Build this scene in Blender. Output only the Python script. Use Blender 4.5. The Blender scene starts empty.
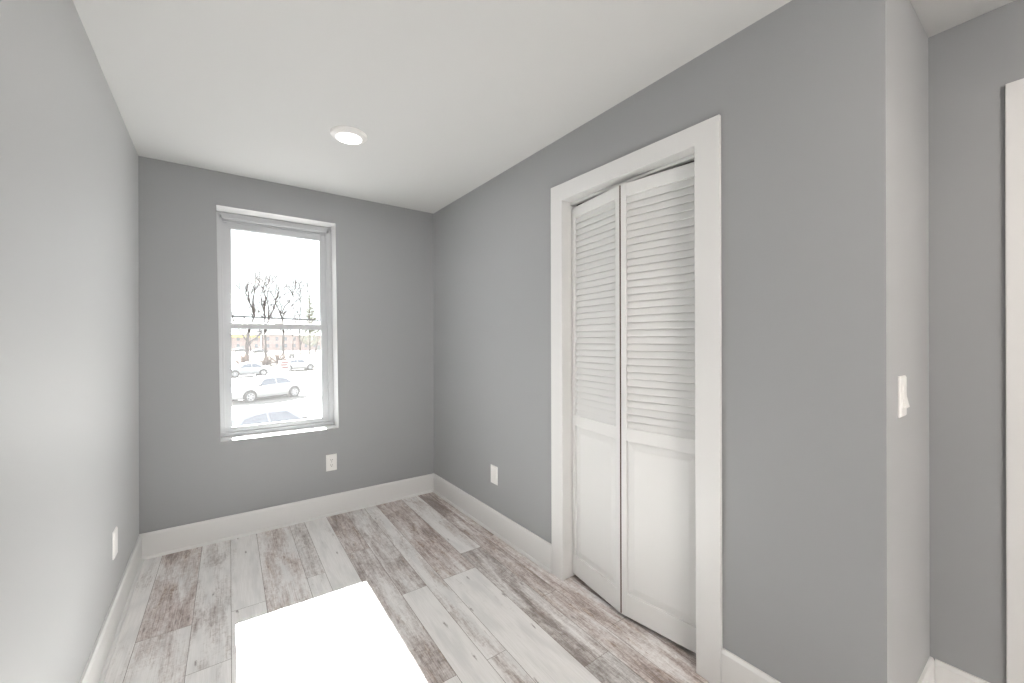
import bpy, bmesh, math, random
from mathutils import Vector, Matrix

random.seed(11)
scene = bpy.context.scene
COL = scene.collection

# ---------------------------------------------------------------- camera
YAW, ROLL, FPX = 0.6252, -0.0026, 408.59
fwd = Vector((math.sin(YAW), math.cos(YAW), 0.0))
rgt = Vector((math.cos(YAW), -math.sin(YAW), 0.0))
upv = Vector((0, 0, 1))
r2 = rgt * math.cos(ROLL) + upv * math.sin(ROLL)
u2 = upv * math.cos(ROLL) - rgt * math.sin(ROLL)
cam_data = bpy.data.cameras.new('camera')
cam_data.sensor_width = 36.0
cam_data.lens = FPX / 1024.0 * 36.0
cam_data.clip_start = 0.02
cam_data.clip_end = 600
cam = bpy.data.objects.new('camera', cam_data)
cam.matrix_world = Matrix(((r2.x, u2.x, -fwd.x, 0.0), (r2.y, u2.y, -fwd.y, 0.0), (r2.z, u2.z, -fwd.z, 1.3), (0, 0, 0, 1)))
COL.objects.link(cam)
scene.camera = cam

# ---------------------------------------------------------------- sky, sun, exposure
world = bpy.data.worlds.new('overcast_white_sky')
scene.world = world
world.use_nodes = True
bg = world.node_tree.nodes['Background']
bg.inputs[0].default_value = (0.95, 0.975, 1.0, 1)
bg.inputs[1].default_value = 2.5

SUN_DIR = Vector((-0.010, -1.0, -0.634))
sun_data = bpy.data.lights.new('sun', 'SUN')
sun_data.energy = 108.0
sun_data.angle = math.radians(0.6)
sun_data.color = (1.0, 0.985, 0.965)
sun = bpy.data.objects.new('sun', sun_data)
sun.location = (3, 20, 14)
sun.rotation_euler = SUN_DIR.to_track_quat('-Z', 'Y').to_euler()
COL.objects.link(sun)

vs = scene.view_settings
vs.view_transform = 'Standard'
vs.look = 'None'
vs.exposure = 0.0
vs.gamma = 1.0
vs.use_curve_mapping = False
scene.cycles.max_bounces = 14
scene.cycles.diffuse_bounces = 8
scene.cycles.glossy_bounces = 4
scene.cycles.transparent_max_bounces = 12
scene.cycles.sample_clamp_indirect = 60.0
scene.cycles.caustics_reflective = False
scene.cycles.caustics_refractive = False

# watts of each lamp; the near and end ones are added fill
ROOM_LAMP, NEAR_FILL, HALL_LAMP, END_FILL = 6.5, 6.0, 9.0, 92.0

# ---------------------------------------------------------------- main dimensions (metres)
XL, XR, D, HC = -0.38, 1.532, 3.289, 2.417      # left wall, right wall, window wall, ceiling
YRET, X2, YF = 0.317, 2.097, -2.7               # closet end wall, hall wall, wall behind the camera
GZ = -2.35                                      # street level outside
WX0, WX1, WZ0, WZ1 = 0.017, 0.748, 0.647, 2.197  # window opening
REV = 0.15                                      # depth of the window reveal
LEAN = -0.0129                                  # the old window frame is slightly out of plumb


def sash_lean(p):
    return Vector((p[0] - .0045 * (p[2] - WZ0), p[1], p[2]))


def lean(p):
    return Vector((p[0] + LEAN * (p[2] - WZ0), p[1], p[2]))


# ================================================================ helpers
class MB:
    """collects simple solids and links them as ONE mesh object"""

    def __init__(self):
        self.bm = bmesh.new()

    def poly(self, pts):
        vs_ = [self.bm.verts.new(p) for p in pts]
        return self.bm.faces.new(vs_)

    def box(self, a, b):
        x0, y0, z0 = a
        x1, y1, z1 = b
        v = [self.bm.verts.new((x, y, z)) for z in (z0, z1) for y in (y0, y1) for x in (x0, x1)]
        for f in ((0, 2, 3, 1), (4, 5, 7, 6), (0, 1, 5, 4), (2, 6, 7, 3), (0, 4, 6, 2), (1, 3, 7, 5)):
            self.bm.faces.new([v[i] for i in f])
        return self

    def obox(self, c, ax, ay, az):
        """oriented box: centre and three half-extent vectors"""
        c, ax, ay, az = Vector(c), Vector(ax), Vector(ay), Vector(az)
        v = [self.bm.verts.new(c + ax * i + ay * j + az * k) for k in (-1, 1) for j in (-1, 1) for i in (-1, 1)]
        for f in ((0, 2, 3, 1), (4, 5, 7, 6), (0, 1, 5, 4), (2, 6, 7, 3), (0, 4, 6, 2), (1, 3, 7, 5)):
            self.bm.faces.new([v[i] for i in f])
        return self

    def prism(self, pts, off):
        """polygon (3D points) extruded by the vector off"""
        off = Vector(off)
        a = [self.bm.verts.new(p) for p in pts]
        b = [self.bm.verts.new(Vector(p) + off) for p in pts]
        self.bm.faces.new(a[::-1])
        self.bm.faces.new(b)
        n = len(a)
        for i in range(n):
            self.bm.faces.new((a[i], a[(i + 1) % n], b[(i + 1) % n], b[i]))
        return self

    def tube(self, pts, radii, sides=6, caps=True):
        rings = []
        n = len(pts)
        pts = [Vector(p) for p in pts]
        for i, p in enumerate(pts):
            d = (pts[min(i + 1, n - 1)] - pts[max(i - 1, 0)]).normalized()
            ref = Vector((0, 0, 1)) if abs(d.z) < 0.9 else Vector((1, 0, 0))
            u = d.cross(ref).normalized()
            w = d.cross(u)
            r = radii[i] if isinstance(radii, (list, tuple)) else radii
            rings.append([self.bm.verts.new(p + (u * math.cos(2 * math.pi * k / sides) + w * math.sin(2 * math.pi * k / sides)) * r) for k in range(sides)])
        for i in range(n - 1):
            for k in range(sides):
                self.bm.faces.new((rings[i][k], rings[i][(k + 1) % sides], rings[i + 1][(k + 1) % sides], rings[i + 1][k]))
        if caps:
            self.bm.faces.new(rings[0][::-1])
            self.bm.faces.new(rings[-1])
        return self

    def lathe(self, prof, centre, axis='Z', seg=40):
        """prof: list of (radius, height along axis); closed at ends where radius is 0"""
        c = Vector(centre)
        rings = []
        for r, h in prof:
            ring = []
            cnt = 1 if r < 1e-6 else seg
            for k in range(cnt):
                a = 2 * math.pi * k / seg
                if axis == 'Z':
                    p = Vector((r * math.cos(a), r * math.sin(a), h))
                else:
                    p = Vector((r * math.cos(a), h, r * math.sin(a)))
                ring.append(self.bm.verts.new(c + p))
            rings.append(ring)
        for i in range(len(rings) - 1):
            A, B = rings[i], rings[i + 1]
            for k in range(seg):
                k2 = (k + 1) % seg
                if len(A) == 1 and len(B) == 1:
                    continue
                if len(A) == 1:
                    self.bm.faces.new((A[0], B[k], B[k2]))
                elif len(B) == 1:
                    self.bm.faces.new((A[k], A[k2], B[0]))
                else:
                    self.bm.faces.new((A[k], A[k2], B[k2], B[k]))
        return self

    def loft(self, sections):
        rings = [[self.bm.verts.new(p) for p in s] for s in sections]
        n = len(rings[0])
        for i in range(len(rings) - 1):
            for k in range(n):
                self.bm.faces.new((rings[i][k], rings[i][(k + 1) % n], rings[i + 1][(k + 1) % n], rings[i + 1][k]))
        self.bm.faces.new(rings[0][::-1])
        self.bm.faces.new(rings[-1])
        return self

    def build(self, name, mat, parent=None, bevel=0, smooth=False, xform=None, segs=2):
        if xform:
            for v in self.bm.verts:
                v.co = xform(v.co)
        bmesh.ops.recalc_face_normals(self.bm, faces=self.bm.faces)
        me = bpy.data.meshes.new(name)
        self.bm.to_mesh(me)
        self.bm.free()
        o = bpy.data.objects.new(name, me)
        COL.objects.link(o)
        if isinstance(mat, (list, tuple)):
            for m in mat:
                me.materials.append(m)
        else:
            me.materials.append(mat)
        if smooth:
            for p in me.polygons:
                p.use_smooth = True
        if bevel:
            md = o.modifiers.new('edge', 'BEVEL')
            md.width = bevel
            md.segments = segs
            md.limit_method = 'ANGLE'
            md.angle_limit = math.radians(35)
            md.harden_normals = False
        if parent:
            o.parent = parent
        return o


def tag(o, label, cat, group=None, kind=None):
    o['label'] = label
    o['category'] = cat
    if group:
        o['group'] = group
    if kind:
        o['kind'] = kind
    return o


def struct(o, label=None, cat=None):
    o['kind'] = 'structure'
    if label:
        o['label'] = label
        o['category'] = cat
    return o


def thing(name, label, cat, loc=(0, 0, 0), rz=0.0, group=None, kind=None):
    o = bpy.data.objects.new(name, None)
    o.empty_display_size = 0.1
    o.location = loc
    o.rotation_euler = (0, 0, rz)
    COL.objects.link(o)
    tag(o, label, cat, group, kind)
    return o


# ================================================================ materials
def srgb(r, g, b):
    def f(c):
        c /= 255.0
        return c / 12.92 if c <= 0.04045 else ((c + 0.055) / 1.055) ** 2.4
    return (f(r), f(g), f(b), 1.0)


def mat(name, col, rough=0.5, metal=0.0, bump=0.0, bscale=200.0, var=0.0, vscale=3.0, spec=0.5):
    m = bpy.data.materials.new(name)
    m.use_nodes = True
    nt = m.node_tree
    b = nt.nodes['Principled BSDF']
    b.inputs['Base Color'].default_value = col
    b.inputs['Roughness'].default_value = rough
    b.inputs['Metallic'].default_value = metal
    b.inputs['Specular IOR Level'].default_value = spec
    tc = nt.nodes.new('ShaderNodeTexCoord')
    if bump:
        n = nt.nodes.new('ShaderNodeTexNoise')
        n.inputs['Scale'].default_value = bscale
        n.inputs['Detail'].default_value = 3
        nt.links.new(tc.outputs['Object'], n.inputs['Vector'])
        bp = nt.nodes.new('ShaderNodeBump')
        bp.inputs['Strength'].default_value = bump
        bp.inputs['Distance'].default_value = 0.002
        nt.links.new(n.outputs['Fac'], bp.inputs['Height'])
        nt.links.new(bp.outputs['Normal'], b.inputs['Normal'])
    if var:
        n = nt.nodes.new('ShaderNodeTexNoise')
        n.inputs['Scale'].default_value = vscale
        n.inputs['Detail'].default_value = 4
        nt.links.new(tc.outputs['Object'], n.inputs['Vector'])
        mx = nt.nodes.new('ShaderNodeMix')
        mx.data_type = 'RGBA'
        mx.inputs['A'].default_value = tuple(c * (1 - var) for c in col[:3]) + (1,)
        mx.inputs['B'].default_value = tuple(min(1, c * (1 + var)) for c in col[:3]) + (1,)
        nt.links.new(n.outputs['Fac'], mx.inputs['Factor'])
        nt.links.new(mx.outputs['Result'], b.inputs['Base Color'])
    return m


M = {}
M['wall'] = mat('grey_wall_paint', (0.327, 0.334, 0.341, 1), 0.5, bump=0.06, bscale=260, var=0.015, vscale=2.0, spec=0.4)
# rolled eggshell paint: brightens a little at grazing angles
_b = M['wall'].node_tree.nodes['Principled BSDF']
_b.inputs['Sheen Weight'].default_value = 0.30
_b.inputs['Sheen Roughness'].default_value = 0.45
M['ceiling'] = mat('ceiling_paint', (0.66, 0.66, 0.655, 1), 0.85, bump=0.05, bscale=220, spec=0.2)
M['trim'] = mat('white_trim_paint', (0.72, 0.718, 0.712, 1), 0.4, bump=0.03, bscale=120)
M['door'] = mat('white_door_paint', (0.74, 0.738, 0.732, 1), 0.45, bump=0.04, bscale=90)
M['vinyl'] = mat('white_window_vinyl', (0.50, 0.51, 0.525, 1), 0.38, bump=0.02, bscale=60)
M['reveal'] = mat('white_painted_reveal', (0.56, 0.56, 0.56, 1), 0.5, bump=0.05, bscale=150)
M['rawwood'] = mat('bare_brown_wood_edge', srgb(92, 66, 54), 0.7, var=0.2, vscale=30)
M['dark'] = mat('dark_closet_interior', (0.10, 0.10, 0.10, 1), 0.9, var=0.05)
M['plastic'] = mat('white_plastic', (0.80, 0.79, 0.775, 1), 0.3, bump=0.01, bscale=40)
M['slot'] = mat('dark_slot', (0.05, 0.05, 0.05, 1), 0.6, var=0.05)
M['metal'] = mat('brushed_metal', (0.6, 0.6, 0.62, 1), 0.35, 1.0, bump=0.02, bscale=80)
M['subfloor'] = mat('dark_seam', srgb(132, 122, 116), 0.8, var=0.1)
M['masonry'] = mat('outer_brick', srgb(150, 100, 84), 0.9, bump=0.3, bscale=20, var=0.2, vscale=8)


def emission(name, col, s):
    m = bpy.data.materials.new(name)
    m.use_nodes = True
    nt = m.node_tree
    b = nt.nodes['Principled BSDF']
    b.inputs['Base Color'].default_value = (0.9, 0.9, 0.9, 1)
    b.inputs['Emission Color'].default_value = col
    b.inputs['Emission Strength'].default_value = s
    return m


M['lens'] = emission('lit_lamp_lens', (1.0, 0.985, 0.96, 1), 4.0)


def glass_mat():
    m = bpy.data.materials.new('window_glass')
    m.use_nodes = True
    nt = m.node_tree
    nt.nodes.remove(nt.nodes['Principled BSDF'])
    out = nt.nodes['Material Output']
    tr = nt.nodes.new('ShaderNodeBsdfTransparent')
    tr.inputs[0].default_value = (0.97, 0.985, 0.98, 1)
    gl = nt.nodes.new('ShaderNodeBsdfGlossy')
    gl.inputs['Roughness'].default_value = 0.02
    veil = nt.nodes.new('ShaderNodeBsdfTranslucent')      # glare over the bright view, put into the pane as faint scatter
    veil.inputs[0].default_value = (0.9, 0.9, 0.9, 1)
    mx0 = nt.nodes.new('ShaderNodeMixShader')
    mx0.inputs[0].default_value = 0.008
    nt.links.new(tr.outputs[0], mx0.inputs[1])
    nt.links.new(veil.outputs[0], mx0.inputs[2])
    mx = nt.nodes.new('ShaderNodeMixShader')
    mx.inputs[0].default_value = 0.05
    nt.links.new(mx0.outputs[0], mx.inputs[1])
    nt.links.new(gl.outputs[0], mx.inputs[2])
    nt.links.new(mx.outputs[0], out.inputs['Surface'])
    return m


M['glass'] = glass_mat()


def floor_mat():
    m = bpy.data.materials.new('whitewashed_planks')
    m.use_nodes = True
    nt = m.node_tree
    N, L = nt.nodes, nt.links
    b = N['Principled BSDF']
    uv = N.new('ShaderNodeUVMap')
    uv.uv_map = 'grain'
    tone = N.new('ShaderNodeAttribute')
    tone.attribute_name = 'wear'
    warm = N.new('ShaderNodeAttribute')
    warm.attribute_name = 'warmth'

    def noise(sx, sy, detail=4, rough=0.6, dist=0.0):
        mp = N.new('ShaderNodeMapping')
        mp.inputs['Scale'].default_value = (sx, sy, 1)
        L.new(uv.outputs[0], mp.inputs[0])
        n = N.new('ShaderNodeTexNoise')
        n.noise_dimensions = '2D'
        n.inputs['Scale'].default_value = 1.0
        n.inputs['Detail'].default_value = detail
        n.inputs['Roughness'].default_value = rough
        n.inputs['Distortion'].default_value = dist
        L.new(mp.outputs[0], n.inputs['Vector'])
        return n.outputs['Fac']

    def math_(op, a, b_=None, clamp=False):
        n = N.new('ShaderNodeMath')
        n.operation = op
        n.use_clamp = clamp
        for i, v in enumerate((a, b_)):
            if v is None:
                continue
            if isinstance(v, (int, float)):
                n.inputs[i].default_value = v
            else:
                L.new(v, n.inputs[i])
        return n.outputs[0]

    def smooth(v, lo, hi):
        n = N.new('ShaderNodeMapRange')
        n.interpolation_type = 'SMOOTHSTEP'
        n.inputs['From Min'].default_value = lo
        n.inputs['From Max'].default_value = hi
        L.new(v, n.inputs['Value'])
        return n.outputs[0]

    def mixc(f, a, b_):
        n = N.new('ShaderNodeMix')
        n.data_type = 'RGBA'
        if isinstance(f, (int, float)):
            n.inputs['Factor'].default_value = f
        else:
            L.new(f, n.inputs['Factor'])
        for k, v in (('A', a), ('B', b_)):
            if isinstance(v, tuple):
                n.inputs[k].default_value = v
            else:
                L.new(v, n.inputs[k])
        return n.outputs['Result']

    big = noise(2.2, 13, 3, 0.55, 0.4)         # broad worn patches, long with the grain
    chip = noise(26, 75, 4, 0.7, 0.6)          # flaking paint
    grain = noise(7, 210, 3, 0.6)              # fine grain
    cross = noise(70, 22, 4, 0.75, 1.2)        # saw marks across the board
    patch = noise(4, 18, 2, 0.5)

    # wear value: broad patches + flakes, biased by the board's own wear
    w = math_('ADD', math_('MULTIPLY', big, 1.15), math_('MULTIPLY', chip, 0.62))
    w = math_('ADD', w, math_('MULTIPLY', cross, 0.42))
    w = math_('ADD', w, math_('MULTIPLY', grain, 0.22))
    w = math_('ADD', w, math_('MULTIPLY', tone.outputs['Fac'], 0.62))
    wear = smooth(w, 1.38, 1.92)
    deep = smooth(w, 1.74, 2.12)

    white = mixc(smooth(grain, 0.3, 0.75), srgb(238, 236, 235), srgb(229, 227, 225))
    white = mixc(math_('MULTIPLY', smooth(patch, 0.42, 0.75), 0.45), white, srgb(206, 206, 205))
    brown = mixc(smooth(grain, 0.35, 0.65), srgb(198, 184, 179), srgb(172, 158, 153))
    grey = mixc(smooth(grain, 0.35, 0.65), srgb(186, 182, 180), srgb(164, 160, 158))
    tan = mixc(smooth(chip, 0.35, 0.65), srgb(196, 178, 165), srgb(160, 140, 128))
    worn = mixc(warm.outputs['Fac'], grey, brown)
    worn = mixc(math_('MULTIPLY', smooth(noise(5, 30, 2), 0.55, 0.72), warm.outputs['Fac']), worn, tan)
    col = mixc(wear, white, worn)
    col = mixc(math_('MULTIPLY', deep, 0.7), col, srgb(112, 99, 93))
    # small dark knots and nail marks
    mp = N.new('ShaderNodeMapping')
    mp.inputs['Scale'].default_value = (4.0, 17.0, 1)
    L.new(uv.outputs[0], mp.inputs[0])
    vo = N.new('ShaderNodeTexVoronoi')
    vo.voronoi_dimensions = '2D'
    vo.inputs['Scale'].default_value = 1.0
    L.new(mp.outputs[0], vo.inputs['Vector'])
    sel = N.new('ShaderNodeSeparateColor')
    L.new(vo.outputs['Color'], sel.inputs[0])
    knot = math_('MULTIPLY', math_('SUBTRACT', 1.0, smooth(math_('ADD', vo.outputs['Distance'], math_('MULTIPLY', chip, 0.30)), 0.16, 0.26)), math_('GREATER_THAN', sel.outputs[0], 0.80))
    col = mixc(math_('MULTIPLY', knot, 0.7), col, srgb(120, 110, 106))
    L.new(col, b.inputs['Base Color'])
    b.inputs['Roughness'].default_value = 0.30
    b.inputs['Specular IOR Level'].default_value = 0.5
    bp = N.new('ShaderNodeBump')
    bp.inputs['Strength'].default_value = 0.12
    bp.inputs['Distance'].default_value = 0.001
    L.new(math_('SUBTRACT', grain, wear), bp.inputs['Height'])
    L.new(bp.outputs[0], b.inputs['Normal'])
    return m


M['planks'] = floor_mat()

# ================================================================ room shell
# ---- floor: one mesh of boards, each with its own grain offset and wear
def build_floor():
    SL = 0.020                                   # the boards run a degree off the wall
    seams = [-0.640, -0.462, -0.272, -0.079, 0.070, 0.214, 0.413, 0.508, 0.655, 0.792, 0.928, 1.023, 1.229, 1.373, 1.468, 1.607, 1.742, 1.835, 1.98, 2.12, 2.26]
    ends = {0: (2.1,), 1: (1.5,), 2: (2.39,), 3: (2.038,), 4: (2.39,), 5: (2.045,), 6: (2.487,), 7: (2.047,), 8: (2.62, 1.421), 9: (2.035,), 10: (1.414,), 11: (2.035,), 12: (2.216,), 13: (2.75, 1.6), 14: (2.3, 1.25), 15: (1.8, 0.9), 16: (2.4, 1.1), 17: (1.5,), 18: (2.0,), 19: (1.3,)}
    # (wear, warmth) per board from the window end towards the camera; later boards repeat
    tones = {1: [(0.28, .5), (0.2, .3)], 2: [(0.82, 1), (0.50, .8)], 3: [(0.55, .5), (0.12, .3)], 4: [(0.22, .3), (0.15, .5)],
             5: [(0.70, 1), (0.35, .6)], 6: [(0.66, .45), (0.20, .4)], 7: [(0.16, .3), (0.30, .4)], 8: [(0.92, .9), (0.80, .55), (0.20, .5)],
             9: [(0.74, .5), (0.02, .3)], 10: [(0.48, .6), (0.62, .5)], 11: [(0.90, 1), (0.0, .3)], 12: [(0.42, .9), (0.92, .35)],
             13: [(1.12, .9), (0.95, .9), (0.85, .9)], 14: [(0.85, .9), (0.82, 1), (0.9, .9)], 15: [(0.8, .9), (0.86, 1), (0.85, 1)], 16: [(0.9, .8), (0.8, .9), (0.9, .9)]}
    bm = bmesh.new()
    uvl = bm.loops.layers.uv.new('grain')
    wl = bm.faces.layers.float.new('wear')
    hl = bm.faces.layers.float.new('warmth')
    rnd = random.Random(5)
    g = 0.0009
    for i in range(len(seams) - 1):
        ys = [3.45] + list(ends.get(i, (2.0,)))
        while ys[-1] > YF:
            ys.append(max(YF - 0.1, ys[-1] - rnd.choice((0.9, 1.06, 1.22))))
        tl = tones.get(i, [(rnd.uniform(.1, .9), rnd.random()) for _ in range(5)])
        for j in range(len(ys) - 1):
            y1, y0 = ys[j] - g, ys[j + 1] + g
            pts = [(seams[i] + g, y0), (seams[i + 1] - g, y0), (seams[i + 1] - g, y1), (seams[i] + g, y1)]
            f = bm.faces.new([bm.verts.new((x + SL * (y - 3.28), y, 0.0)) for x, y in pts])
            f.material_index = 0
            t = tl[j] if j < len(tl) else (rnd.choice((0.1, 0.3, 0.6, 0.85)), rnd.random())
            f[wl] = t[0]
            f[hl] = t[1]
            ou, ov = rnd.uniform(0, 40), rnd.uniform(0, 40)
            for lp in f.loops:
                x, y = lp.vert.co.x - SL * (lp.vert.co.y - 3.28), lp.vert.co.y
                lp[uvl].uv = (y + ou, x + ov)
    # slab below, seen only as the fine seams
    v = [bm.verts.new(p) for p in ((XL - .3, YF - .2, -.0015), (X2 + .3, YF - .2, -.0015), (X2 + .3, 3.5, -.0015), (XL - .3, 3.5, -.0015))]
    w = [bm.verts.new((p.co.x, p.co.y, -.12)) for p in v]
    for q in ((v[0], v[1], v[2], v[3]), (w[3], w[2], w[1], w[0]), (v[0], w[0], w[1], v[1]), (v[1], w[1], w[2], v[2]), (v[2], w[2], w[3], v[3]), (v[3], w[3], w[0], v[0])):
        f = bm.faces.new(q)
        f.material_index = 1
    me = bpy.data.meshes.new('floor')
    bm.to_mesh(me)
    bm.free()
    me.materials.append(M['planks'])
    me.materials.append(M['subfloor'])
    o = bpy.data.objects.new('floor', me)
    COL.objects.link(o)
    return struct(o, 'whitewashed worn wooden plank floor with a sunlit patch', 'floor')


build_floor()
struct(MB().box((XL - .3, YF - .2, HC), (X2 + .3, D + .3, HC + .15)).build('ceiling', M['ceiling']), 'plain white ceiling with one round lamp', 'ceiling')
struct(MB().box((XR + .002, YF + .001, HC - .018), (X2 - .0005, YRET - .0005, HC - .0002)).build('ceiling_hall', M['ceiling']), 'slightly lower strip of white ceiling at the top right corner', 'ceiling')
struct(MB().box((XL - .15, YF - .15, -.1), (XL, D + .01, HC + .01)).build('wall_left', M['wall']), 'grey wall on the left, bright beside the sunlit floor', 'wall')

# ---- window wall with its leaning opening (masonry outside, plaster inside)
def window_wall():
    m = MB()
    x0, x1 = XL - .15, X2 + .2
    zt = HC + .01
    ot = [lean((WX0, 0, WZ0)), lean((WX1, 0, WZ0)), lean((WX1, 0, WZ1)), lean((WX0, 0, WZ1))]
    off = (0, 0.30, 0)
    P = lambda x, z: (x, D, z)
    m.prism([P(x0, -.1), P(ot[0].x, -.1), P(ot[0].x, WZ0), P(ot[3].x, WZ1), P(ot[3].x, zt), P(x0, zt)], off)
    m.prism([P(ot[1].x, -.1), P(x1, -.1), P(x1, zt), P(ot[2].x, zt), P(ot[2].x, WZ1), P(ot[1].x, WZ0)], off)
    m.prism([P(ot[0].x, -.1), P(ot[1].x, -.1), P(ot[1].x, WZ0), P(ot[0].x, WZ0)], off)
    m.prism([P(ot[3].x, WZ1), P(ot[2].x, WZ1), P(ot[2].x, zt), P(ot[3].x, zt)], off)
    struct(m.build('wall_back', M['wall']), 'grey end wall holding the window', 'wall')
    b = MB().box((XL - .5, D + .02, GZ - .1), (X2 + .5, D + .28, -.12))
    struct(b.build('wall_outside', M['masonry']), 'brick facade below the window', 'wall')


window_wall()
struct(MB().box((XL - .9, D + .301, 2.475), (X2 + .9, 5.10, 2.60)).build('added_sun_slab', M['trim'], bevel=.01), 'added slab above the window outside, blocking the upper sun', 'sun_blocker')  # unseen slab added to keep the sun out of the upper sash

# ---- right wall with the closet opening
DY0, DY1, DZ = 0.877, 1.640, 2.066
m = MB()
m.box((XR, DY1 + .012, -.1), (XR + .1, D, HC + .01))
m.box((XR, YRET, -.1), (XR + .1, DY0 - .012, HC + .01))
m.box((XR, DY0 - .012, DZ + .012), (XR + .1, DY1 + .012, HC + .01))
struct(m.build('wall_right', M['wall']), 'grey wall on the right around the closet doors', 'wall')
struct(MB().box((XR + .1, YRET, -.1), (X2 + .1, YRET + .1, HC + .01)).build('wall_return', M['wall']), 'narrow return wall carrying the light switch', 'wall')
struct(MB().box((X2, YF - .15, -.1), (X2 + .15, YRET, HC + .01)).build('wall_hall', M['wall']), 'grey wall at the far right edge beside the white door casing', 'wall')
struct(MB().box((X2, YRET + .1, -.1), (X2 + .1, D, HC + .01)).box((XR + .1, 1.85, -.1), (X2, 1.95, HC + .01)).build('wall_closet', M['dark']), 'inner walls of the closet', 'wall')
# wall behind the camera
struct(MB().box((XL - .15, YF - .15, -.1), (X2 + .15, YF, HC + .01)).build('wall_front', M['wall']), 'grey wall behind the camera', 'wall')


# ---- baseboards: board with eased top plus a small shoe strip
def baseboard(name, a, b, n, label, shoe=True, h=0.152, t=0.014):
    """a, b: floor points along the wall, n: direction into the room"""
    a, b, n = Vector(a), Vector(b), Vector(n)
    z = Vector((0, 0, 1))
    prof = [(0, 0), (t, 0), (t, h - .012), (t - .003, h - .006), (t - .006, h), (0, h)]
    m = MB()
    m.prism([a + n * p + z * (q + .001) for p, q in prof], b - a)
    if shoe:
        s = [(t + .0003, 0), (t + .0105, 0), (t + .0095, .006), (t + .006, .0125), (t + .0003, .0155)]
        m.prism([a + n * p + z * (q + .001) for p, q in s], b - a)
    o = m.build(name, M['trim'])
    return struct(o, label, 'baseboard')


baseboard('baseboard_back', (XL, D, 0), (XR, D, 0), (0, -1, 0), 'white baseboard under the window')
baseboard('baseboard_left', (XL, YF, 0), (XL, D - .0245, 0), (1, 0, 0), 'white baseboard along the left wall')
baseboard('baseboard_right', (XR, 1.7305, 0), (XR, D - .0245, 0), (-1, 0, 0), 'white baseboard between the back corner and the closet casing')
baseboard('baseboard_corner', (XR, YRET - .014, 0), (XR, 0.7785, 0), (-1, 0, 0), 'white baseboard between the closet casing and the outer corner', shoe=False)
baseboard('baseboard_return', (XR, YRET, 0), (X2, YRET, 0), (0, -1, 0), 'white baseboard under the light switch', shoe=False)
baseboard('baseboard_hall', (X2, 0.1395, 0), (X2, YRET - .0145, 0), (-1, 0, 0), 'short white baseboard beside the far right casing', shoe=False)
baseboard('baseboard_front', (XL + .0145, YF, 0), (X2, YF, 0), (0, 1, 0), 'white baseboard behind the camera', shoe=False)

# ---- closet door casing and jamb
XC = XR - .0155
m = MB()
m.prism([(XC, 1.7295, .001), (XC, 1.636, .001), (XC, 1.639, 2.067), (XC, 0.8795, 2.0635), (XC, 0.877, .001), (XC, 0.7795, .001), (XC, 0.780, 2.1445), (XC, 1.729, 2.158)], (.015, 0, 0))
struct(m.build('trim_1', M['trim'], bevel=.0025), 'wide flat white casing around the closet doors', 'door casing')
m = MB()
m.box((XC + .002, DY1, .001), (XR + .1, DY1 + .0115, DZ)).box((XC + .002, DY0 - .0115, .001), (XR + .1, DY0, DZ)).box((XC + .002, DY0 - .0115, DZ), (XR + .1, DY1 + .0115, DZ + .0115))
struct(m.build('trim_2', M['trim']), 'white jamb lining inside the closet opening', 'door jamb')
m = MB()
m.box((XR + .045, DY0 + .002, 2.050), (XR + .075, DY1 - .002, DZ - .001))
struct(m.build('trim_3', M['trim'], bevel=.002), 'white track above the closet doors', 'door track')

# ---- casing on the hall wall, only its first centimetres are in view
m = MB()
m.box((X2 - .0135, 0.052, .001), (X2 - .0005, 0.1385, 2.135)).box((X2 - .0135, -0.86, 2.0455), (X2 - .0005, 0.0515, 2.135)).box((X2 - .0135, -0.86, .001), (X2 - .0005, -0.7705, 2.045))
struct(m.build('trim_4', M['trim'], bevel=.003), 'white door casing cut off by the right edge of the photo', 'door casing')
door2 = thing('door_2', 'white slab door inside the casing at the right edge', 'door', (X2 - .006, -.36, 0), kind='structure')
MB().box((0, -.405, .008), (.005, .405, 2.04)).build('door_leaf', M['door'], door2)


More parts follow.
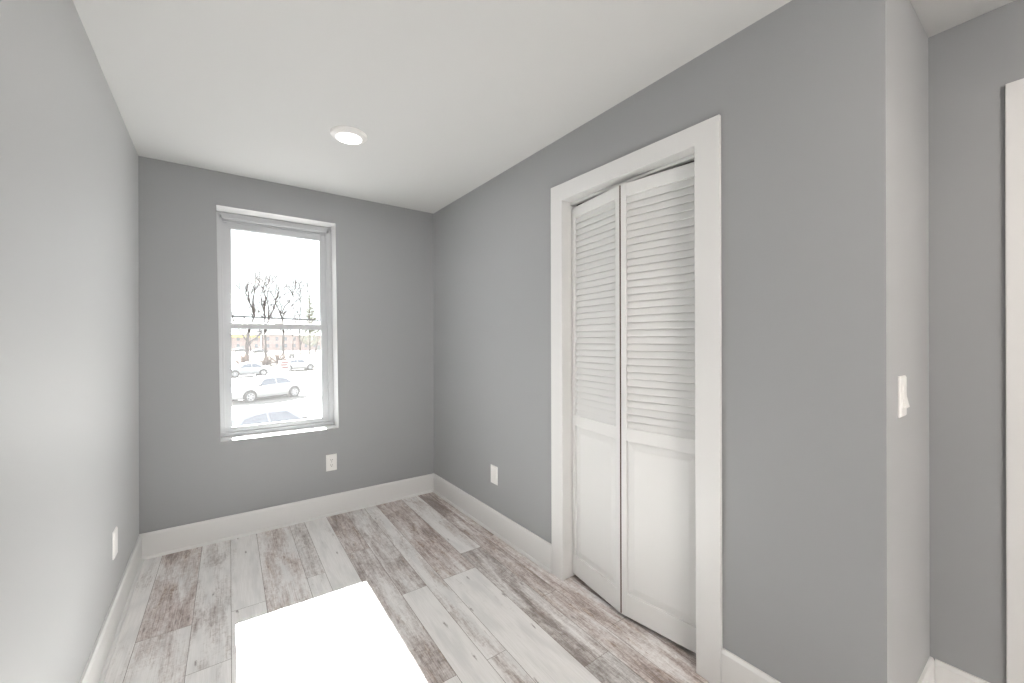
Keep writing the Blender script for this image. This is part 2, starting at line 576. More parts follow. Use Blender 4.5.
# ================================================================ bifold closet doors
def bifold():
    root = thing('door_1', 'pair of white louvered bifold closet doors folded slightly outward', 'door', (XR + .03, (DY0 + DY1) / 2, 0), kind='structure')
    org = root.location
    T = 0.028
    z0, z1 = 0.022, 2.034
    zl0, zl1 = 0.897, 1.975      # louver opening
    zp0, zp1 = 0.126, 0.838      # lower panel opening
    A, F, B = Vector((1.590, 1.6375, 0)), Vector((1.534, 1.2580, 0)), Vector((1.5895, 0.8805, 0))
    for side, (p, q) in enumerate(((A, F), (F, B))):
        d = (q - p)
        if side == 0:
            q = q - d.normalized() * .0040
        else:
            p = p + d.normalized() * .0040
        d = q - p
        L = d.length
        d.normalize()
        n = Vector((-d.y, d.x, 0))          # towards the closet
        if n.x < 0:
            n = -n
        Z = Vector((0, 0, 1))
        W = lambda s, t, z: p + d * s + n * t + Z * z - org
        SW = 0.027

        def slab(mb, s0, s1, za, zb, t0=0.0, t1=T):
            mb.obox(W((s0 + s1) / 2, (t0 + t1) / 2, (za + zb) / 2), d * (s1 - s0) / 2, n * (t1 - t0) / 2, Z * (zb - za) / 2)
        fr = MB()
        slab(fr, 0, SW, z0, z1)
        slab(fr, L - SW, L, z0, z1)
        slab(fr, SW, L - SW, zl1, z1, .0006, T - .0006)
        slab(fr, SW, L - SW, zp1, zl0, .0006, T - .0006)
        slab(fr, SW, L - SW, z0, zp0, .0006, T - .0006)
        leaf = fr.build('door_leaf', M['door'], root, bevel=.0015)
        # fixed louvers
        sl = MB()
        nsl = 33
        pit = (zl1 - zl0) / nsl
        tilt = math.radians(19)
        for k in range(nsl):
            zc = zl0 + pit * (k + .5)
            up = (Z * math.cos(tilt) + n * math.sin(tilt))
            th = (n * math.cos(tilt) - Z * math.sin(tilt))
            sl.obox(W(L / 2, T * .5, zc), d * (L / 2 - SW + .002), th * .0028, up * (pit * .57))
        sl.build('louver_slats', M['door'], leaf)
        # raised lower panel: sunken margin, bevelled field
        pn = MB()
        s0, s1 = SW - .001, L - SW + .001
        mg = 0.036

        def ring(ss0, ss1, a, b, t):
            return [W(ss0, t, a), W(ss1, t, a), W(ss1, t, b), W(ss0, t, b)]
        secs = [ring(s0, s1, zp0 - .001, zp1 + .001, .020), ring(s0, s1, zp0 - .001, zp1 + .001, .0105), ring(s0 + .007, s1 - .007, zp0 + .007, zp1 - .007, .0105),
                ring(s0 + mg, s1 - mg, zp0 + mg, zp1 - mg, .0035), ring(s0 + mg + .004, s1 - mg - .004, zp0 + mg + .004, zp1 - mg - .004, .0030)]
        pn.loft(secs)
        pn.build('raised_panel', M['door'], leaf)
        # bare wood on the meeting edge
        ed = MB()
        if side == 0:
            ed.obox(W(L + .0006, T / 2, (z0 + z1) / 2), d * .0006, n * (T / 2 - .001), Z * ((z1 - z0) / 2 - .001))
        else:
            ed.obox(W(-.0006, T / 2, (z0 + z1) / 2), d * .0006, n * (T / 2 - .001), Z * ((z1 - z0) / 2 - .001))
        e = ed.build('hinge_edge', M['rawwood'], leaf)
        e['label'] = 'bare brown wood edge along the fold'


bifold()


# ================================================================ window_1 (double-hung)
def window():
    YW = D + REV
    root = thing('window_1', 'white double-hung window with a parking lot outside', 'window', (0, 0, 0), kind='structure')
    z0, z1 = WZ0 + .0005, WZ1 - .0005
    x0, x1 = WX0 + .0005, WX1 - .0005
    # outer frame: jambs with two tracks, head with steps, sill
    f = MB()
    f.box((x0, YW, z0), (x0 + .018, YW + .10, z1)).box((x1 - .018, YW, z0), (x1, YW + .10, z1))
    f.box((x0 + .018, YW, z0), (x0 + .030, YW + .012, z1)).box((x1 - .036, YW, z0), (x1 - .018, YW + .012, z1))
    f.box((x0 + .018, YW + .045, 1.42), (x0 + .030, YW + .053, z1)).box((x1 - .036, YW + .045, 1.42), (x1 - .018, YW + .053, z1))
    f.box((x0, YW + .002, z1 - .022), (x1, YW + .10, z1)).box((x0 + .018, YW, z1 - .045), (x1 - .018, YW + .012, z1 - .022)).box((x0 + .018, YW + .044, z1 - .052), (x1 - .018, YW + .054, z1 - .022))
    f.box((x0, YW - .004, z0), (x1, YW + .10, z0 + .026))
    f.build('window_frame', M['vinyl'], root, bevel=.0018, xform=lean)
    # plaster reveal and sill board
    rv = MB()
    rv.box((WX0 - .001, D + .0005, WZ0 + .0005), (WX0 + .0005, YW, WZ1)).box((WX1 - .0005, D + .0005, WZ0 + .0005), (WX1 + .001, YW, WZ1))
    rv.box((WX0, D + .0005, WZ1 - .0005), (WX1, YW, WZ1 + .001))
    rv.build('reveal', M['reveal'], root, xform=lean)
    sb = MB().box((WX0 + .0005, D - .002, WZ0 + .0003), (WX1 - .0005, YW - .0045, WZ0 + .002))
    sb.build('window_sill', M['reveal'], root, xform=lean)

    def sash(y, za, zb, xa, xb, stl, str_, bot, top, name):
        s = MB()
        s.box((xa, y, za), (xa + stl, y + .03, zb)).box((xb - str_, y, za), (xb, y + .03, zb))
        s.box((xa + stl, y + .001, za), (xb - str_, y + .029, za + bot)).box((xa + stl, y + .001, zb - top), (xb - str_, y + .029, zb))
        # glazing bead
        i0, i1, j0, j1 = xa + stl, xb - str_, za + bot, zb - top
        s.box((i0, y + .007, j0), (i0 + .006, y + .022, j1)).box((i1 - .006, y + .007, j0), (i1, y + .022, j1))
        s.box((i0, y + .007, j0), (i1, y + .022, j0 + .006)).box((i0, y + .007, j1 - .006), (i1, y + .022, j1))
        o = s.build(name, M['vinyl'], root, bevel=.0015, xform=sash_lean)
        g = MB().box((i0 + .001, y + .013, j0 + .001), (i1 - .001, y + .016, j1 - .001))
        g.build('pane', M['glass'], o, xform=sash_lean)
        return o
    lo = sash(YW + .0135, z0 + .0265, 1.434, x0 + .0120, x1 - .0185, .0495, .059, .028, .034, 'lower_sash')
    sash(YW + .0545, 1.398, z1 - .0225, x0 + .0100, x1 - .0140, .0545, .0645, .034, .0685, 'upper_sash')
    # sash lock on the meeting rail
    k = MB().box((.352, YW + .0155, 1.4345), (.404, YW + .040, 1.4395))
    lk = [(.0, .0), (.018, .0), (.018, .007), (.012, .011), (0, .012)]
    k.lathe([(.017, 1.4397), (.017, 1.446), (.010, 1.450), (0, 1.450)], (.378, YW + .028, 0), 'Z', 18)
    k.obox((.392, YW + .024, 1.447), (.014, 0, 0), (0, .005, 0), (0, 0, .003))
    k.build('sash_lock', M['plastic'], lo, bevel=.001, xform=sash_lean)


window()


# ================================================================ lamps
def recessed(x, y, label, watts, col, size=.16, group=None):
    root = thing('recessed_light', label, 'ceiling light', (x, y, HC), group=group)
    t = MB()
    t.lathe([(.094, -.0003), (.094, -.004), (.088, -.010), (.070, -.0195), (.0665, -.0215), (.0645, -.0205), (.0645, -.0003)], (0, 0, 0), 'Z', 56)
    t.build('trim_ring', M['plastic'], root, smooth=False)
    l = MB()
    l.lathe([(.0640, -.010), (.0640, -.0205), (.045, -.0225), (0, -.0235)], (0, 0, 0), 'Z', 56)
    l.build('diffuser', M['lens'], root, smooth=True)
    ld = bpy.data.lights.new('recessed_bulb', 'AREA')
    ld.shape = 'DISK'
    ld.size = size
    ld.energy = watts
    ld.color = col
    lo = bpy.data.objects.new('recessed_bulb', ld)
    lo.location = (0, 0, -.027)
    lo.parent = root
    COL.objects.link(lo)
    return root


recessed(0.579, 2.300, 'lit round white ceiling lamp between window and closet', ROOM_LAMP, (1, .985, .97), .12)
recessed(0.35, -0.95, 'unseen round fill lamp added just behind the camera', NEAR_FILL, (1, .985, .97), .16)  # out of view, added as fill
recessed(1.10, -0.60, 'unseen round warm ceiling lamp in front of the light switch wall', HALL_LAMP, (1, .88, .75), .16)  # out of view, put in for the warm light on the return wall
# unseen globe further back, added to fill the ceiling and upper walls
pend = thing('fill_pendant', 'unseen white globe pendant, added fill light behind the camera', 'ceiling light', (0.25, -1.80, HC))
t = MB()
t.lathe([(0, -.0005), (.06, -.0005), (.06, -.012), (.045, -.025), (0, -.026)], (0, 0, 0), 'Z', 32)
t.build('canopy', M['plastic'], pend)
MB().tube([(0, 0, -.024), (0, 0, -.235)], .006, 8).build('stem', M['metal'], pend)
t = MB()
NG = 16
t.lathe([(.13 * math.sin(math.pi * i / NG) if 0 < i < NG else 0, -.36 + .13 * math.cos(math.pi * i / NG)) for i in range(NG + 1)], (0, 0, 0), 'Z', 32)
t.build('globe', emission('fill_globe', (1, .95, .895, 1), END_FILL / (math.pi * 4 * math.pi * .13 ** 2)), pend, smooth=True)



# ================================================================ outlets and switch
def duplex(name, label, loc, rz, w=.076, h=.122):
    """plate in the local XZ plane, front towards local -Y"""
    root = thing(name, label, 'outlet', loc, rz)
    p = MB()
    p.loft([[(-w / 2, -.0003, -h / 2), (w / 2, -.0003, -h / 2), (w / 2, -.0003, h / 2), (-w / 2, -.0003, h / 2)],
            [(-w / 2, -.003, -h / 2), (w / 2, -.003, -h / 2), (w / 2, -.003, h / 2), (-w / 2, -.003, h / 2)],
            [(-w / 2 + .004, -.006, -h / 2 + .004), (w / 2 - .004, -.006, -h / 2 + .004), (w / 2 - .004, -.006, h / 2 - .004), (-w / 2 + .004, -.006, h / 2 - .004)]])
    p.build('cover_plate', M['plastic'], root)
    for s in (-1, 1):
        zc = s * .0195
        r = MB()
        pts = []
        for k in range(24):
            a = 2 * math.pi * k / 24
            pts.append((max(-.0150, min(.0150, .0172 * math.cos(a))), -.0062, zc + .0140 * math.sin(a)))
        r.prism(pts, (0, -.0022, 0))
        o = r.build('receptacle', M['plastic'], root)
        k = MB()
        k.box((-.0075, -.0089, zc - .002), (-.0050, -.0085, zc + .0075)).box((.0050, -.0089, zc - .001), (.0075, -.0085, zc + .0065))
        k.lathe([(.0028, -.0089), (.0028, -.0085), (0, -.0085)], (0, 0, zc - .0075), 'Y', 12)
        k.build('slot', M['slot'], o)
    sc = MB()
    sc.lathe([(0, -.0075), (.003, -.0072), (.0034, -.0062)], (0, 0, 0), 'Y', 12)
    sc.build('screw', M['metal'], root)
    return root


def flat_plate(name, label, cat, loc, rz, w=.074, h=.122):
    root = thing(name, label, cat, loc, rz)
    p = MB()
    p.loft([[(-w / 2, -.0003, -h / 2), (w / 2, -.0003, -h / 2), (w / 2, -.0003, h / 2), (-w / 2, -.0003, h / 2)],
            [(-w / 2, -.004, -h / 2), (w / 2, -.004, -h / 2), (w / 2, -.004, h / 2), (-w / 2, -.004, h / 2)],
            [(-w / 2 + .005, -.0075, -h / 2 + .005), (w / 2 - .005, -.0075, -h / 2 + .005), (w / 2 - .005, -.0075, h / 2 - .005), (-w / 2 + .005, -.0075, h / 2 - .005)]])
    p.build('cover_plate', M['plastic'], root)
    return root


duplex('wall_outlet', 'white duplex outlet under the window, left of the corner', (.6955, D, .394), 0)
r_ = flat_plate('wall_outlet', 'white outlet plate low on the wall left of the closet casing', 'outlet', (XR, 2.331, .392), -math.pi / 2, .082)
MB().box((-.0165, -.0095, -.034), (.0165, -.0076, .034)).build('receptacle', M['plastic'], r_, bevel=.0008)
r_ = flat_plate('wall_outlet', 'pale outlet plate on the left wall above the baseboard', 'outlet', (XL, 2.556, .392), math.pi / 2, .076, .122)
MB().box((-.0165, -.0095, -.034), (.0165, -.0076, .034)).build('receptacle', M['plastic'], r_, bevel=.0008)

sw = flat_plate('light_switch', 'white rocker light switch on the narrow return wall', 'light switch', (1.691, YRET, 1.130), 0, .074, .124)
k = MB()
k.prism([(-.0165, -.0076, -.034), (-.0165, -.0076, .034), (-.0165, -.0095, .034), (-.0165, -.0110, 0), (-.0165, -.0175, -.032)], (.033, 0, 0))
k.build('rocker', M['plastic'], sw, bevel=.0008)


# ================================================================ outside
OUT = {}
OUT['asphalt'] = mat('pale_asphalt', (.17, .166, .163, 1), .9, var=.15, vscale=.35)
OUT['grass'] = mat('dry_tan_grass', (.052, .042, .028, 1), 1.0, var=.3, vscale=.12)
OUT['bark'] = mat('grey_bark', (.085, .07, .068, 1), .95, var=.2, vscale=2)
OUT['needle'] = mat('dull_green_needles', (.26, .27, .22, 1), .95, var=.25, vscale=1.5)
OUT['tyre'] = mat('dusty_tyre', (.075, .072, .072, 1), .85, var=.1)
OUT['rim'] = mat('silver_rim', (.42, .42, .44, 1), .4, .3, var=.05)
OUT['arch'] = mat('black_wheel_arch', (.045, .043, .043, 1), .9, var=.05)
OUT['carglass'] = mat('car_glass', (.115, .13, .165, 1), .15, var=.05)
OUT['darktrim'] = mat('black_car_trim', (.03, .03, .03, 1), .6, var=.05)
OUT['lamp'] = mat('car_lamp_glass', (.40, .38, .38, 1), .3, var=.05)
OUT['tail'] = mat('red_tail_lamp', (.45, .12, .10, 1), .4, var=.05)
OUT['brick'] = mat('pale_pink_brick', (.50, .385, .37, 1), .9, var=.12, vscale=.3)
OUT['roof'] = mat('grey_shingles', (.40, .39, .38, 1), .9, var=.15, vscale=.4)
OUT['hwin'] = mat('house_window', (.24, .24, .27, 1), .3, var=.1)
OUT['yellow'] = mat('yellow_awning', (.75, .62, .18, 1), .8, var=.06)
OUT['signwhite'] = mat('sign_white', (.36, .36, .36, 1), .6, var=.03)
OUT['signred'] = mat('sign_red', (.13, .014, .012, 1), .6, var=.05)
OUT['post'] = mat('grey_post', (.06, .06, .06, 1), .6, 0, var=.05)
OUT['cable'] = mat('black_cable', (.03, .03, .032, 1), .7, var=.05)
OUT['bush'] = mat('brown_bush', (.17, .11, .085, 1), 1.0, var=.25, vscale=2)

g = MB()
g.box((-160, 3.7, GZ - .4), (240, 57.5, GZ))
struct(g.build('ground', OUT['asphalt']), 'pale asphalt parking lot below the window', 'ground')
g = MB()
g.box((-200, 57.5, GZ - .4), (300, 420, GZ + .05))
struct(g.build('ground_lawn', OUT['grass']), 'dry tan grass beyond the parking lot', 'lawn')


def car(label, loc, heading, paint, facing_tail=False, length=4.75, group='cars in the parking lot'):
    """built along local +X = front, then turned by heading"""
    root = thing('car', label, 'car', loc, heading, group)
    h = length / 2
    k = length / 4.75
    # lower body stations: s, bottom, shoulder, half width
    st = [(-2.375, .42, .66, .62), (-2.34, .34, .86, .74), (-2.15, .27, .97, .84), (-1.75, .22, 1.00, .895), (-1.1, .20, .985, .915), (-.2, .20, .965, .92),
          (.7, .20, .95, .915), (1.05, .20, .945, .91), (1.55, .21, .885, .89), (2.0, .22, .78, .84), (2.25, .26, .68, .75), (2.34, .33, .60, .66), (2.375, .40, .54, .55)]
    secs = []
    for s, zb, zs, w in st:
        half = [(w * .82, zb), (w * .96, zb + .06), (w, zb + (zs - zb) * .45), (w * .985, zs - (zs - zb) * .22), (w * .93, zs - .015), (w * .70, zs + .012)]
        ring = [(s * k, y, z) for y, z in half] + [(s * k, -y, z) for y, z in reversed(half)]
        secs.append(ring)
    MB().loft(secs).build('body', paint, root, smooth=True)
    # greenhouse
    cb = [(-1.72, .985, .80, .99, .72), (-1.05, .975, .845, 1.33, .60), (-.55, .965, .86, 1.425, .59), (.0, .955, .862, 1.445, .59), (.42, .95, .86, 1.40, .59), (1.22, .935, .82, .95, .74)]
    secs = []
    for s, zb, wb, zr, wr in cb:
        half = [(wb, zb - .03), (wr + .02, zr - .035), (wr - .06, zr), (wr * .4, zr + .015)]
        secs.append([(s * k, y, z) for y, z in half] + [(s * k, -y, z) for y, z in reversed(half)])
    cab = MB().loft(secs).build('cabin', paint, root, smooth=True)
    cab.data.polygons.foreach_set('use_smooth', [False] * len(cab.data.polygons))

    def side(s, frac, sgn):
        for a, b in zip(cb, cb[1:]):
            if a[0] <= s <= b[0]:
                t = (s - a[0]) / (b[0] - a[0])
                zb, wb, zr, wr = [a[i] + (b[i] - a[i]) * t for i in (1, 2, 3, 4)]
                zlo, zhi = zb - .03, zr - .035
                z = zlo + (zhi - zlo) * frac
                return Vector((s * k, sgn * (wb + (wr + .02 - wb) * frac + .010), z))
        return Vector((0, 0, 0))
    for sgn in (-1, 1):
        for quad in ([(-1.28, .18), (-.30, .13), (-.30, .88), (-.62, .88), (-.98, .82)], [(-.22, .13), (.86, .16), (.40, .88), (-.22, .88)]):
            pts = [side(s, f, sgn) for s, f in quad]
            MB().prism(pts, (0, sgn * .006, 0)).build('side_window', OUT['carglass'], root)
        mr = MB()
        mr.loft([[(x, sgn * y, z) for x, z in ((.80, .97), (.92, .97), (.92, 1.07), (.82, 1.09))] for y in (.90, 1.02)])
        mr.build('mirror', OUT['darktrim'], root, bevel=.02)
    for ends, nm in (((cb[-1], cb[-2]), 'windscreen'), ((cb[0], cb[1]), 'rear_window')):
        a, b = ends
        pts = []
        for t, sg in ((.12, -1), (.12, 1), (.90, 1), (.90, -1)):
            s = a[0] + (b[0] - a[0]) * t
            z = a[3] + (b[3] - a[3]) * t
            y = (a[4] + (b[4] - a[4]) * t - .07) * sg
            pts.append(Vector((s * k + (.012 if nm == 'windscreen' else -.012), y, z + .016)))
        MB().prism(pts, (.004 if nm == 'windscreen' else -.004, 0, .006)).build(nm, OUT['carglass'], root)
    for sx in (-1.40 * k, 1.42 * k):
        for sgn in (-1, 1):
            ar = MB()
            ar.lathe([(0, .80 * sgn), (.395, .80 * sgn), (.395, .925 * sgn), (.36, .928 * sgn), (0, .90 * sgn)], (sx, 0, .35), 'Y', 28)
            ar.build('wheel_arch', OUT['arch'], root)
            w = MB()
            w.lathe([(0, .72 * sgn), (.30, .72 * sgn), (.325, .75 * sgn), (.325, .92 * sgn), (.30, .945 * sgn), (.225, .940 * sgn), (0, .925 * sgn)], (sx, 0, .325), 'Y', 28)
            wo = w.build('wheel', OUT['tyre'], root, smooth=False)
            r = MB()
            for q in range(6):
                a = math.pi * 2 * q / 6
                r.obox((sx + .10 * math.cos(a), .950 * sgn, .325 + .10 * math.sin(a)), (.105 * math.cos(a), 0, .105 * math.sin(a)), (0, .008, 0), (-.035 * math.sin(a), 0, .035 * math.cos(a)))
            r.lathe([(.20, .940 * sgn), (.228, .940 * sgn), (.228, .955 * sgn), (.20, .957 * sgn), (.20, .940 * sgn)], (sx, 0, .325), 'Y', 28)
            r.build('rim', OUT['rim'], wo)
    for sgn in (-1, 1):
        MB().loft([[(x * k, sgn * y, z) for x, y, z in ((2.19, .775, .60), (2.33, .60, .55), (2.32, .62, .63), (2.13, .80, .69))], [(x * k, sgn * y, z) for x, y, z in ((2.21, .80, .60), (2.37, .60, .55), (2.36, .62, .63), (2.14, .83, .69))]]).build('headlight', OUT['lamp'], root)
        MB().loft([[(x * k, sgn * y, z) for x, y, z in ((-2.36, .55, .74), (-2.16, .80, .76), (-2.16, .81, .88), (-2.34, .56, .86))], [(x * k, sgn * y, z) for x, y, z in ((-2.41, .55, .74), (-2.18, .865, .76), (-2.18, .86, .88), (-2.39, .56, .86))]]).build('tail_light', OUT['tail'], root)
    MB().box((-1.0 * k, -.84, .16), (1.0 * k, .84, .24)).build('underbody', OUT['darktrim'], root)
    return root


PW = mat('white_car_paint', (.46, .46, .46, 1), .3, var=.02)
PS = mat('silver_blue_car_paint', (.24, .26, .30, 1), .3, .0, var=.02)
PL = mat('pale_silver_car_paint', (.30, .31, .325, 1), .3, .0, var=.02)
PD = mat('dark_grey_car_paint', (.16, .16, .17, 1), .4, var=.05)
ROAD = math.radians(25.6)
car('white sedan crossing the middle of the lot, facing left', (2.52, 30.8, GZ), ROAD + math.pi, PW)
car('pale blue sedan nearest the window, cut off by the sill', (1.27, 16.15, GZ), ROAD, PS)
car('pale silver sedan at the left edge of the glass, parked behind the white sedan', (2.6, 52.3, GZ), math.radians(12) + math.pi, PL, length=4.4)
car('small white sedan parked on the right beside the red and white sign board', (8.45, 59.2, GZ + .05), math.radians(8), PW, length=4.3)
car('dark car far away by the houses at the left edge of the glass', (7.0, 182, GZ + .05), .2, PD)
car('dark car far away on the lawn, between the two leftmost thick trunks', (11.6, 158, GZ + .05), .1, PD)

# ---- red and white board on two legs
sg = thing('sign_board', 'white board with red marks standing on legs beside the small white sedan', 'sign', (5.93, 50.6, GZ), -.1)
MB().box((-.55, -.03, .56), (.55, .03, 1.63)).build('board', OUT['signwhite'], sg, bevel=.02)
mk = MB()
for i, (a, b, z) in enumerate(((-.25, .38, 1.38), (-.34, .30, 1.10), (-.20, .36, .84))):
    mk.box((a, -.042, z), (b, -.031, z + .13))
mk.build('red_mark', OUT['signred'], sg)
for x in (-.52, .52):
    MB().tube([(x, .05, 0), (x, .05, 1.2)], .03, 6).build('leg', OUT['post'], sg)
MB().tube([(-.56, .05, .48), (.56, .05, .48)], .04, 6).build('crossbar', OUT['post'], sg)

# ---- small dark square sign
ss = thing('road_sign', 'small dark square sign with a white centre on a thin post', 'sign', (8.35, 63.5, GZ + .05), -.1)
MB().tube([(0, .05, 0), (0, .05, 1.6)], .035, 6).build('post', OUT['post'], ss)
MB().box((-.33, -.02, 1.12), (.33, .02, 1.98)).build('sign_panel', OUT['cable'], ss, bevel=.005)
MB().box((-.11, -.03, 1.38), (.11, -.021, 1.74)).build('sign_mark', OUT['signwhite'], ss)


# ---- bare trees
def bare_tree(label, loc, height, spread, seed, trunks=1, lowest=.25, depth=5, thick=1.0, group='bare trees beyond the lot'):
    rnd = random.Random(seed)
    mb = MB()
    tw = MB()

    def grow(p, d, length, r, lvl):
        n = 4
        pts, rad = [p.copy()], [r]
        cur = p.copy()
        dd = d.copy()
        for i in range(n):
            dd = (dd + Vector((rnd.uniform(-.16, .16), rnd.uniform(-.16, .16), rnd.uniform(-.03, .13)))).normalized()
            cur = cur + dd * (length / n)
            pts.append(cur.copy())
            rad.append(r * (1 - .55 * (i + 1) / n))
        (mb if lvl < 2 else tw).tube(pts, rad, 6 if lvl < 2 else 3, caps=False)
        if lvl >= depth:
            return
        for c in range(rnd.choice((3, 3, 4)) if lvl else rnd.choice((4, 5))):
            t = rnd.uniform(.45, 1.0) if lvl else rnd.uniform(.55, 1.0)
            i = min(n, max(1, int(round(t * n))))
            a = rnd.uniform(0, 2 * math.pi)
            sp = spread * rnd.uniform(.5, 1.1)
            nd = (dd + Vector((math.cos(a) * sp, math.sin(a) * sp, rnd.uniform(-.05, .35)))).normalized()
            grow(pts[i], nd, length * rnd.uniform(.58, .82), rad[i] * rnd.uniform(.5, .72), lvl + 1)
    root = thing('bare_tree', label, 'tree', loc, 0, group)
    for t in range(trunks):
        a = 2 * math.pi * t / max(1, trunks) + .4
        d = Vector((.28 * math.cos(a), .28 * math.sin(a), 1)).normalized() if trunks > 1 else Vector((.03, 0, 1)).normalized()
        grow(Vector((.25 * math.cos(a), .25 * math.sin(a), 0)) if trunks > 1 else Vector((0, 0, 0)), d, height * .36, .028 * height * thick / (1 if trunks == 1 else 1.4), 0)
    mb.build('trunk', OUT['bark'], root, smooth=True)
    tw.build('twigs', OUT['bark'], root)
    return root


def limbed_tree(label, loc, limbs, seed, m, r0, twigs=5, group='bare trees beyond the lot'):
    """limbs: lists of (sideways, up) in units of m metres; every limb also wanders in depth and carries twigs"""
    rnd = random.Random(seed)
    mb, tw = MB(), MB()

    def twig(p, d, L, r, lvl):
        pts, cur = [p.copy()], p.copy()
        for i in range(3):
            d = (d + Vector((rnd.uniform(-.3, .3), rnd.uniform(-.3, .3), rnd.uniform(-.1, .25)))).normalized()
            cur = cur + d * L / 3
            pts.append(cur.copy())
        tw.tube(pts, [r, r * .75, r * .5, r * .3], 3, caps=False)
        if lvl < 3:
            for k in range(3):
                a = rnd.uniform(0, 2 * math.pi)
                twig(pts[rnd.choice((1, 2, 3))], (d + Vector((math.cos(a) * .8, math.sin(a) * .8, rnd.uniform(-.1, .5)))).normalized(), L * rnd.uniform(.5, .8), r * .55, lvl + 1)
    root = thing('bare_tree', label, 'tree', loc, 0, group)
    ray = Vector((loc[0], loc[1], 0)).normalized()
    sid = Vector((ray.y, -ray.x, 0)) * .857
    for rs, pl in limbs:
        depth = rnd.uniform(-.35, .35)
        pts, rad = [], []
        top = pl[-1][1]
        for i, (x, z) in enumerate(pl):
            f = (z - pl[0][1])
            pts.append(sid * (x * m) + ray * (depth * f * m) + Vector((0, 0, z * m)))
            rad.append(r0 * rs * (1 - .72 * i / max(1, len(pl) - 1)))
        mb.tube(pts, rad, 7, caps=False)
        for k in range(twigs):
            i = rnd.randrange(max(1, len(pts) // 2), len(pts))
            a = rnd.uniform(0, 2 * math.pi)
            d = (pts[i] - pts[i - 1]).normalized() + Vector((math.cos(a), math.sin(a), rnd.uniform(0, .4))) * .8
            twig(pts[i], d.normalized(), m * rnd.uniform(6, 12), rad[i] * .55 + .03, 0)
    mb.build('trunk', OUT['bark'], root, smooth=True)
    tw.build('twigs', OUT['bark'], root)
    return root


limbed_tree('bare tree with a thick trunk forking low, leftmost through the glass', (4.08, 81.9, GZ), [
    (1.0, [(0, 0), (.2, 10), (0, 18), (.6, 26), (3, 36), (6, 44), (7.2, 50)]),
    (.6, [(0, 17), (4, 22), (9, 26), (13, 29), (17, 33)]),
    (.5, [(7.2, 48), (5.5, 54), (2.6, 60), (1.6, 66), (1.2, 73)]),
    (.55, [(7.0, 50), (6.0, 57), (6.0, 64), (7.6, 72), (8.4, 84)]),
    (.4, [(.4, 22), (-5, 30), (-10, 37), (-14, 46)]),
    (.3, [(3, 60), (-1, 68), (-6, 72)])], 3, .172, .34, 7)
limbed_tree('bare tree with several upright forked limbs at the middle of the glass', (7.32, 87.7, GZ), [
    (.9, [(0, 0), (-.5, 14), (-1, 28), (-1, 42), (-1.5, 52), (-1.8, 60)]),
    (.6, [(-1.6, 50), (-4, 58), (-5, 66), (-3.5, 74)]),
    (.6, [(-1.6, 52), (-.6, 62), (-1, 70), (1.0, 77)]),
    (.7, [(-.6, 30), (2, 40), (4.5, 47), (8, 53), (10, 62), (12.5, 70), (13, 76)]),
    (.5, [(2, 42), (3, 52), (1, 62), (2.4, 72), (6, 78)]),
    (.35, [(9, 58), (14, 64), (17, 67)])], 8, .185, .26, 7)
limbed_tree('bare tree with a reddish trunk leaning limbs right of the sash lock', (11.52, 99.3, GZ), [
    (1.0, [(0, 0), (-.5, 14), (0, 26), (-1, 38), (-3, 46), (-2, 52)]),
    (.6, [(-2, 46), (1, 53), (6, 58), (9, 65), (12, 72), (13, 80)]),
    (.5, [(0, 46), (6, 52), (12, 58), (17, 64)]),
    (.45, [(-3, 46), (-7, 54), (-9, 62), (-7, 72)]),
    (.4, [(0, 26), (7, 33), (12, 37)]),
    (.35, [(-1, 28), (-8, 34), (-12, 38)])], 14, .211, .27, 7)
limbed_tree('slim bare tree between the dark square sign and the conifer', (16.94, 114.8, GZ), [
    (.8, [(0, 0), (.3, 12), (-.4, 24), (0, 40), (1, 54), (1, 66)]),
    (.5, [(0, 10), (3, 18), (7, 27), (9, 38)]),
    (.4, [(0, 26), (-5, 36), (-7, 48), (-6, 60)]),
    (.4, [(1, 48), (5, 56), (8, 66), (8, 74)])], 21, .245, .24, 8)
bare_tree('small bare tree far back before the houses, just right of the leftmost thick trunk', (8.0, 140, GZ), 11.0, .8, 31, thick=.7)
bare_tree('far bare tree before the houses, between the reddish trunk and the slim tree', (20.3, 152, GZ), 14.0, .8, 33, thick=.7)
bare_tree('far bare tree before the houses, beyond the conifer at the right edge', (26.8, 150, GZ), 14.0, .8, 37, thick=.7)


def conifer(label, loc, height):
    rnd = random.Random(4)
    root = thing('conifer_tree', label, 'tree', loc, 0)
    MB().tube([(0, 0, 0), (0, 0, height)], [.25, .03], 6).build('trunk', OUT['bark'], root)
    f = MB()
    z = height * .12
    while z < height * .98:
        rr = (1 - z / height) * height * .26 + .15
        for q in range(6):
            a = rnd.uniform(0, 2 * math.pi)
            L = rr * rnd.uniform(.6, 1.1)
            p0 = Vector((0, 0, z + rnd.uniform(-.2, .2)))
            p1 = p0 + Vector((math.cos(a) * L * .6, math.sin(a) * L * .6, L * .25))
            p2 = p0 + Vector((math.cos(a) * L, math.sin(a) * L, L * .62))
            f.tube([p0, p1, p2], [.05, .09, .015], 4)
        z += .42
    f.build('foliage', OUT['needle'], root)
    return root


conifer('dull green conifer standing thin and pale at the right of the upper glass', (21.4, 128, GZ), 17.5)

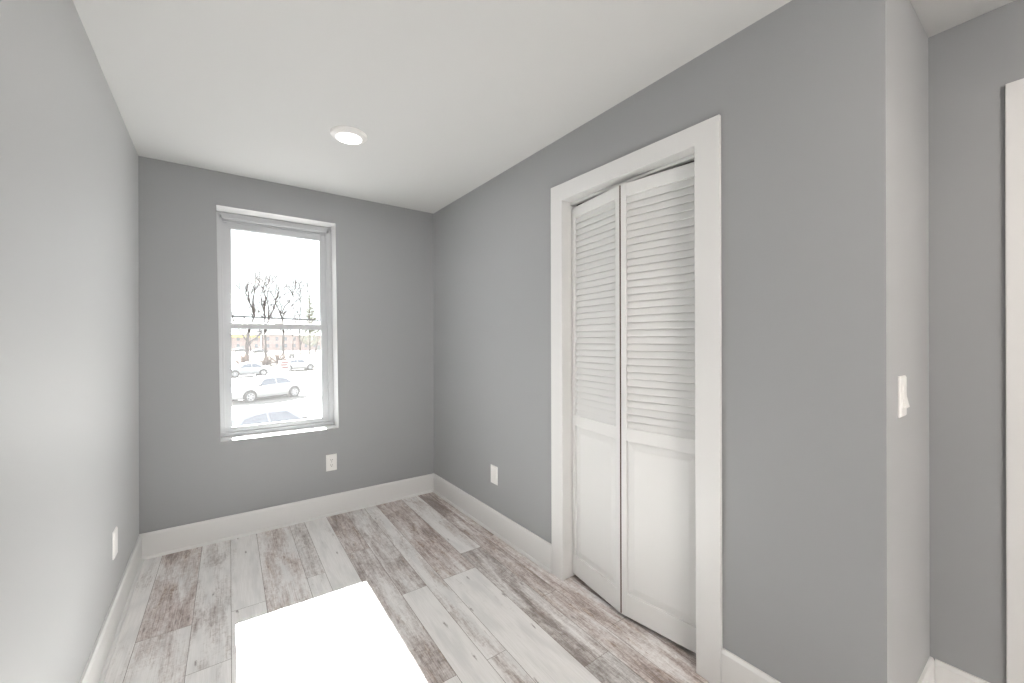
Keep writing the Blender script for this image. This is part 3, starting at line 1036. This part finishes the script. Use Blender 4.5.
# ---- brown bushes on the lawn edge
def bush(label, loc, r, seed):
    rnd = random.Random(seed)
    b = MB()
    for q in range(90):
        a, e = rnd.uniform(0, 2 * math.pi), rnd.uniform(.15, 1.45)
        L = r * rnd.uniform(.7, 1.1)
        d = Vector((math.cos(a) * math.cos(e), math.sin(a) * math.cos(e), math.sin(e)))
        b.tube([Vector((0, 0, .05)), d * L * .6 + Vector((0, 0, .05)), d * L + Vector((rnd.uniform(-.1, .1), 0, .1))], [.04, .05, .01], 3)
    o = b.build('bush', OUT['bush'])
    o.location = loc
    tag(o, label, 'bush', 'brown bushes on the lawn')


bush('brown bush at the foot of the leftmost thick trunk, behind the pale silver sedan', (3.1, 72, GZ), 2.0, 1)
bush('brown bush behind the red and white sign board', (8.2, 78, GZ), 2.2, 2)
bush('low brown bush at the foot of the middle tree with upright limbs', (6.2, 74, GZ), 1.6, 3)


# ---- distant row houses
def house(label, x0, x1, y, h, awning=False):
    root = thing('row_house', label, 'house', ((x0 + x1) / 2, y, GZ), 0, 'row houses on the horizon')
    w = (x1 - x0) / 2 - .35
    MB().box((-w, 0, 0), (w, 9, h)).build('wall', OUT['brick'], root)
    MB().loft([[(-w - .3, -.5, h), (w + .3, -.5, h), (w + .3, 9.5, h), (-w - .3, 9.5, h)], [(-w - .3, -.5, h + .35), (w + .3, -.5, h + .35), (w + .3, 9.5, h + .35), (-w - .3, 9.5, h + .35)], [(-w, 4, h + 1.6), (w, 4, h + 1.6), (w, 5, h + 1.6), (-w, 5, h + 1.6)]]).build('roof', OUT['roof'], root)
    n = max(2, int(w * 2 / 3.2))
    for r in range(2):
        for c in range(n):
            x = -w + (c + .5) * 2 * w / n
            MB().box((x - .55, -.05, 1.3 + r * 3.0), (x + .55, .04, 2.9 + r * 3.0)).build('window', OUT['hwin'], root)
    MB().box((-.6, -.06, .05), (.6, .04, 2.2)).build('front_door', OUT['signwhite'], root)
    if awning:
        MB().prism([(-w, -1.4, h - .7), (-w, 0, h - .1), (-w, 0, h - .5), (-w, -1.4, h - .95)], (2 * w, 0, 0)).build('awning', OUT['yellow'], root)


house('pink brick house with a yellow awning at the left edge of the glass', 2, 15.5, 205, 6.6, True)
house('pink brick row house at the middle of the lower glass', 15.8, 30, 205, 6.6)
house('pink brick row house at the right edge of the lower glass', 30.3, 45, 203, 6.4)

# ---- cable across the upper pane
cb_ = MB()
pts = []
for i in range(25):
    x = -14 + 34 * i / 24
    pts.append((x, 22 + .02 * x, 2.47 - .022 * x + .0009 * (x - 2.5) ** 2))
cb_.tube(pts, .036, 6)
tag(cb_.build('overhead_cable', OUT['cable']), 'dark overhead cable crossing the upper glass above the meeting rail', 'cable')
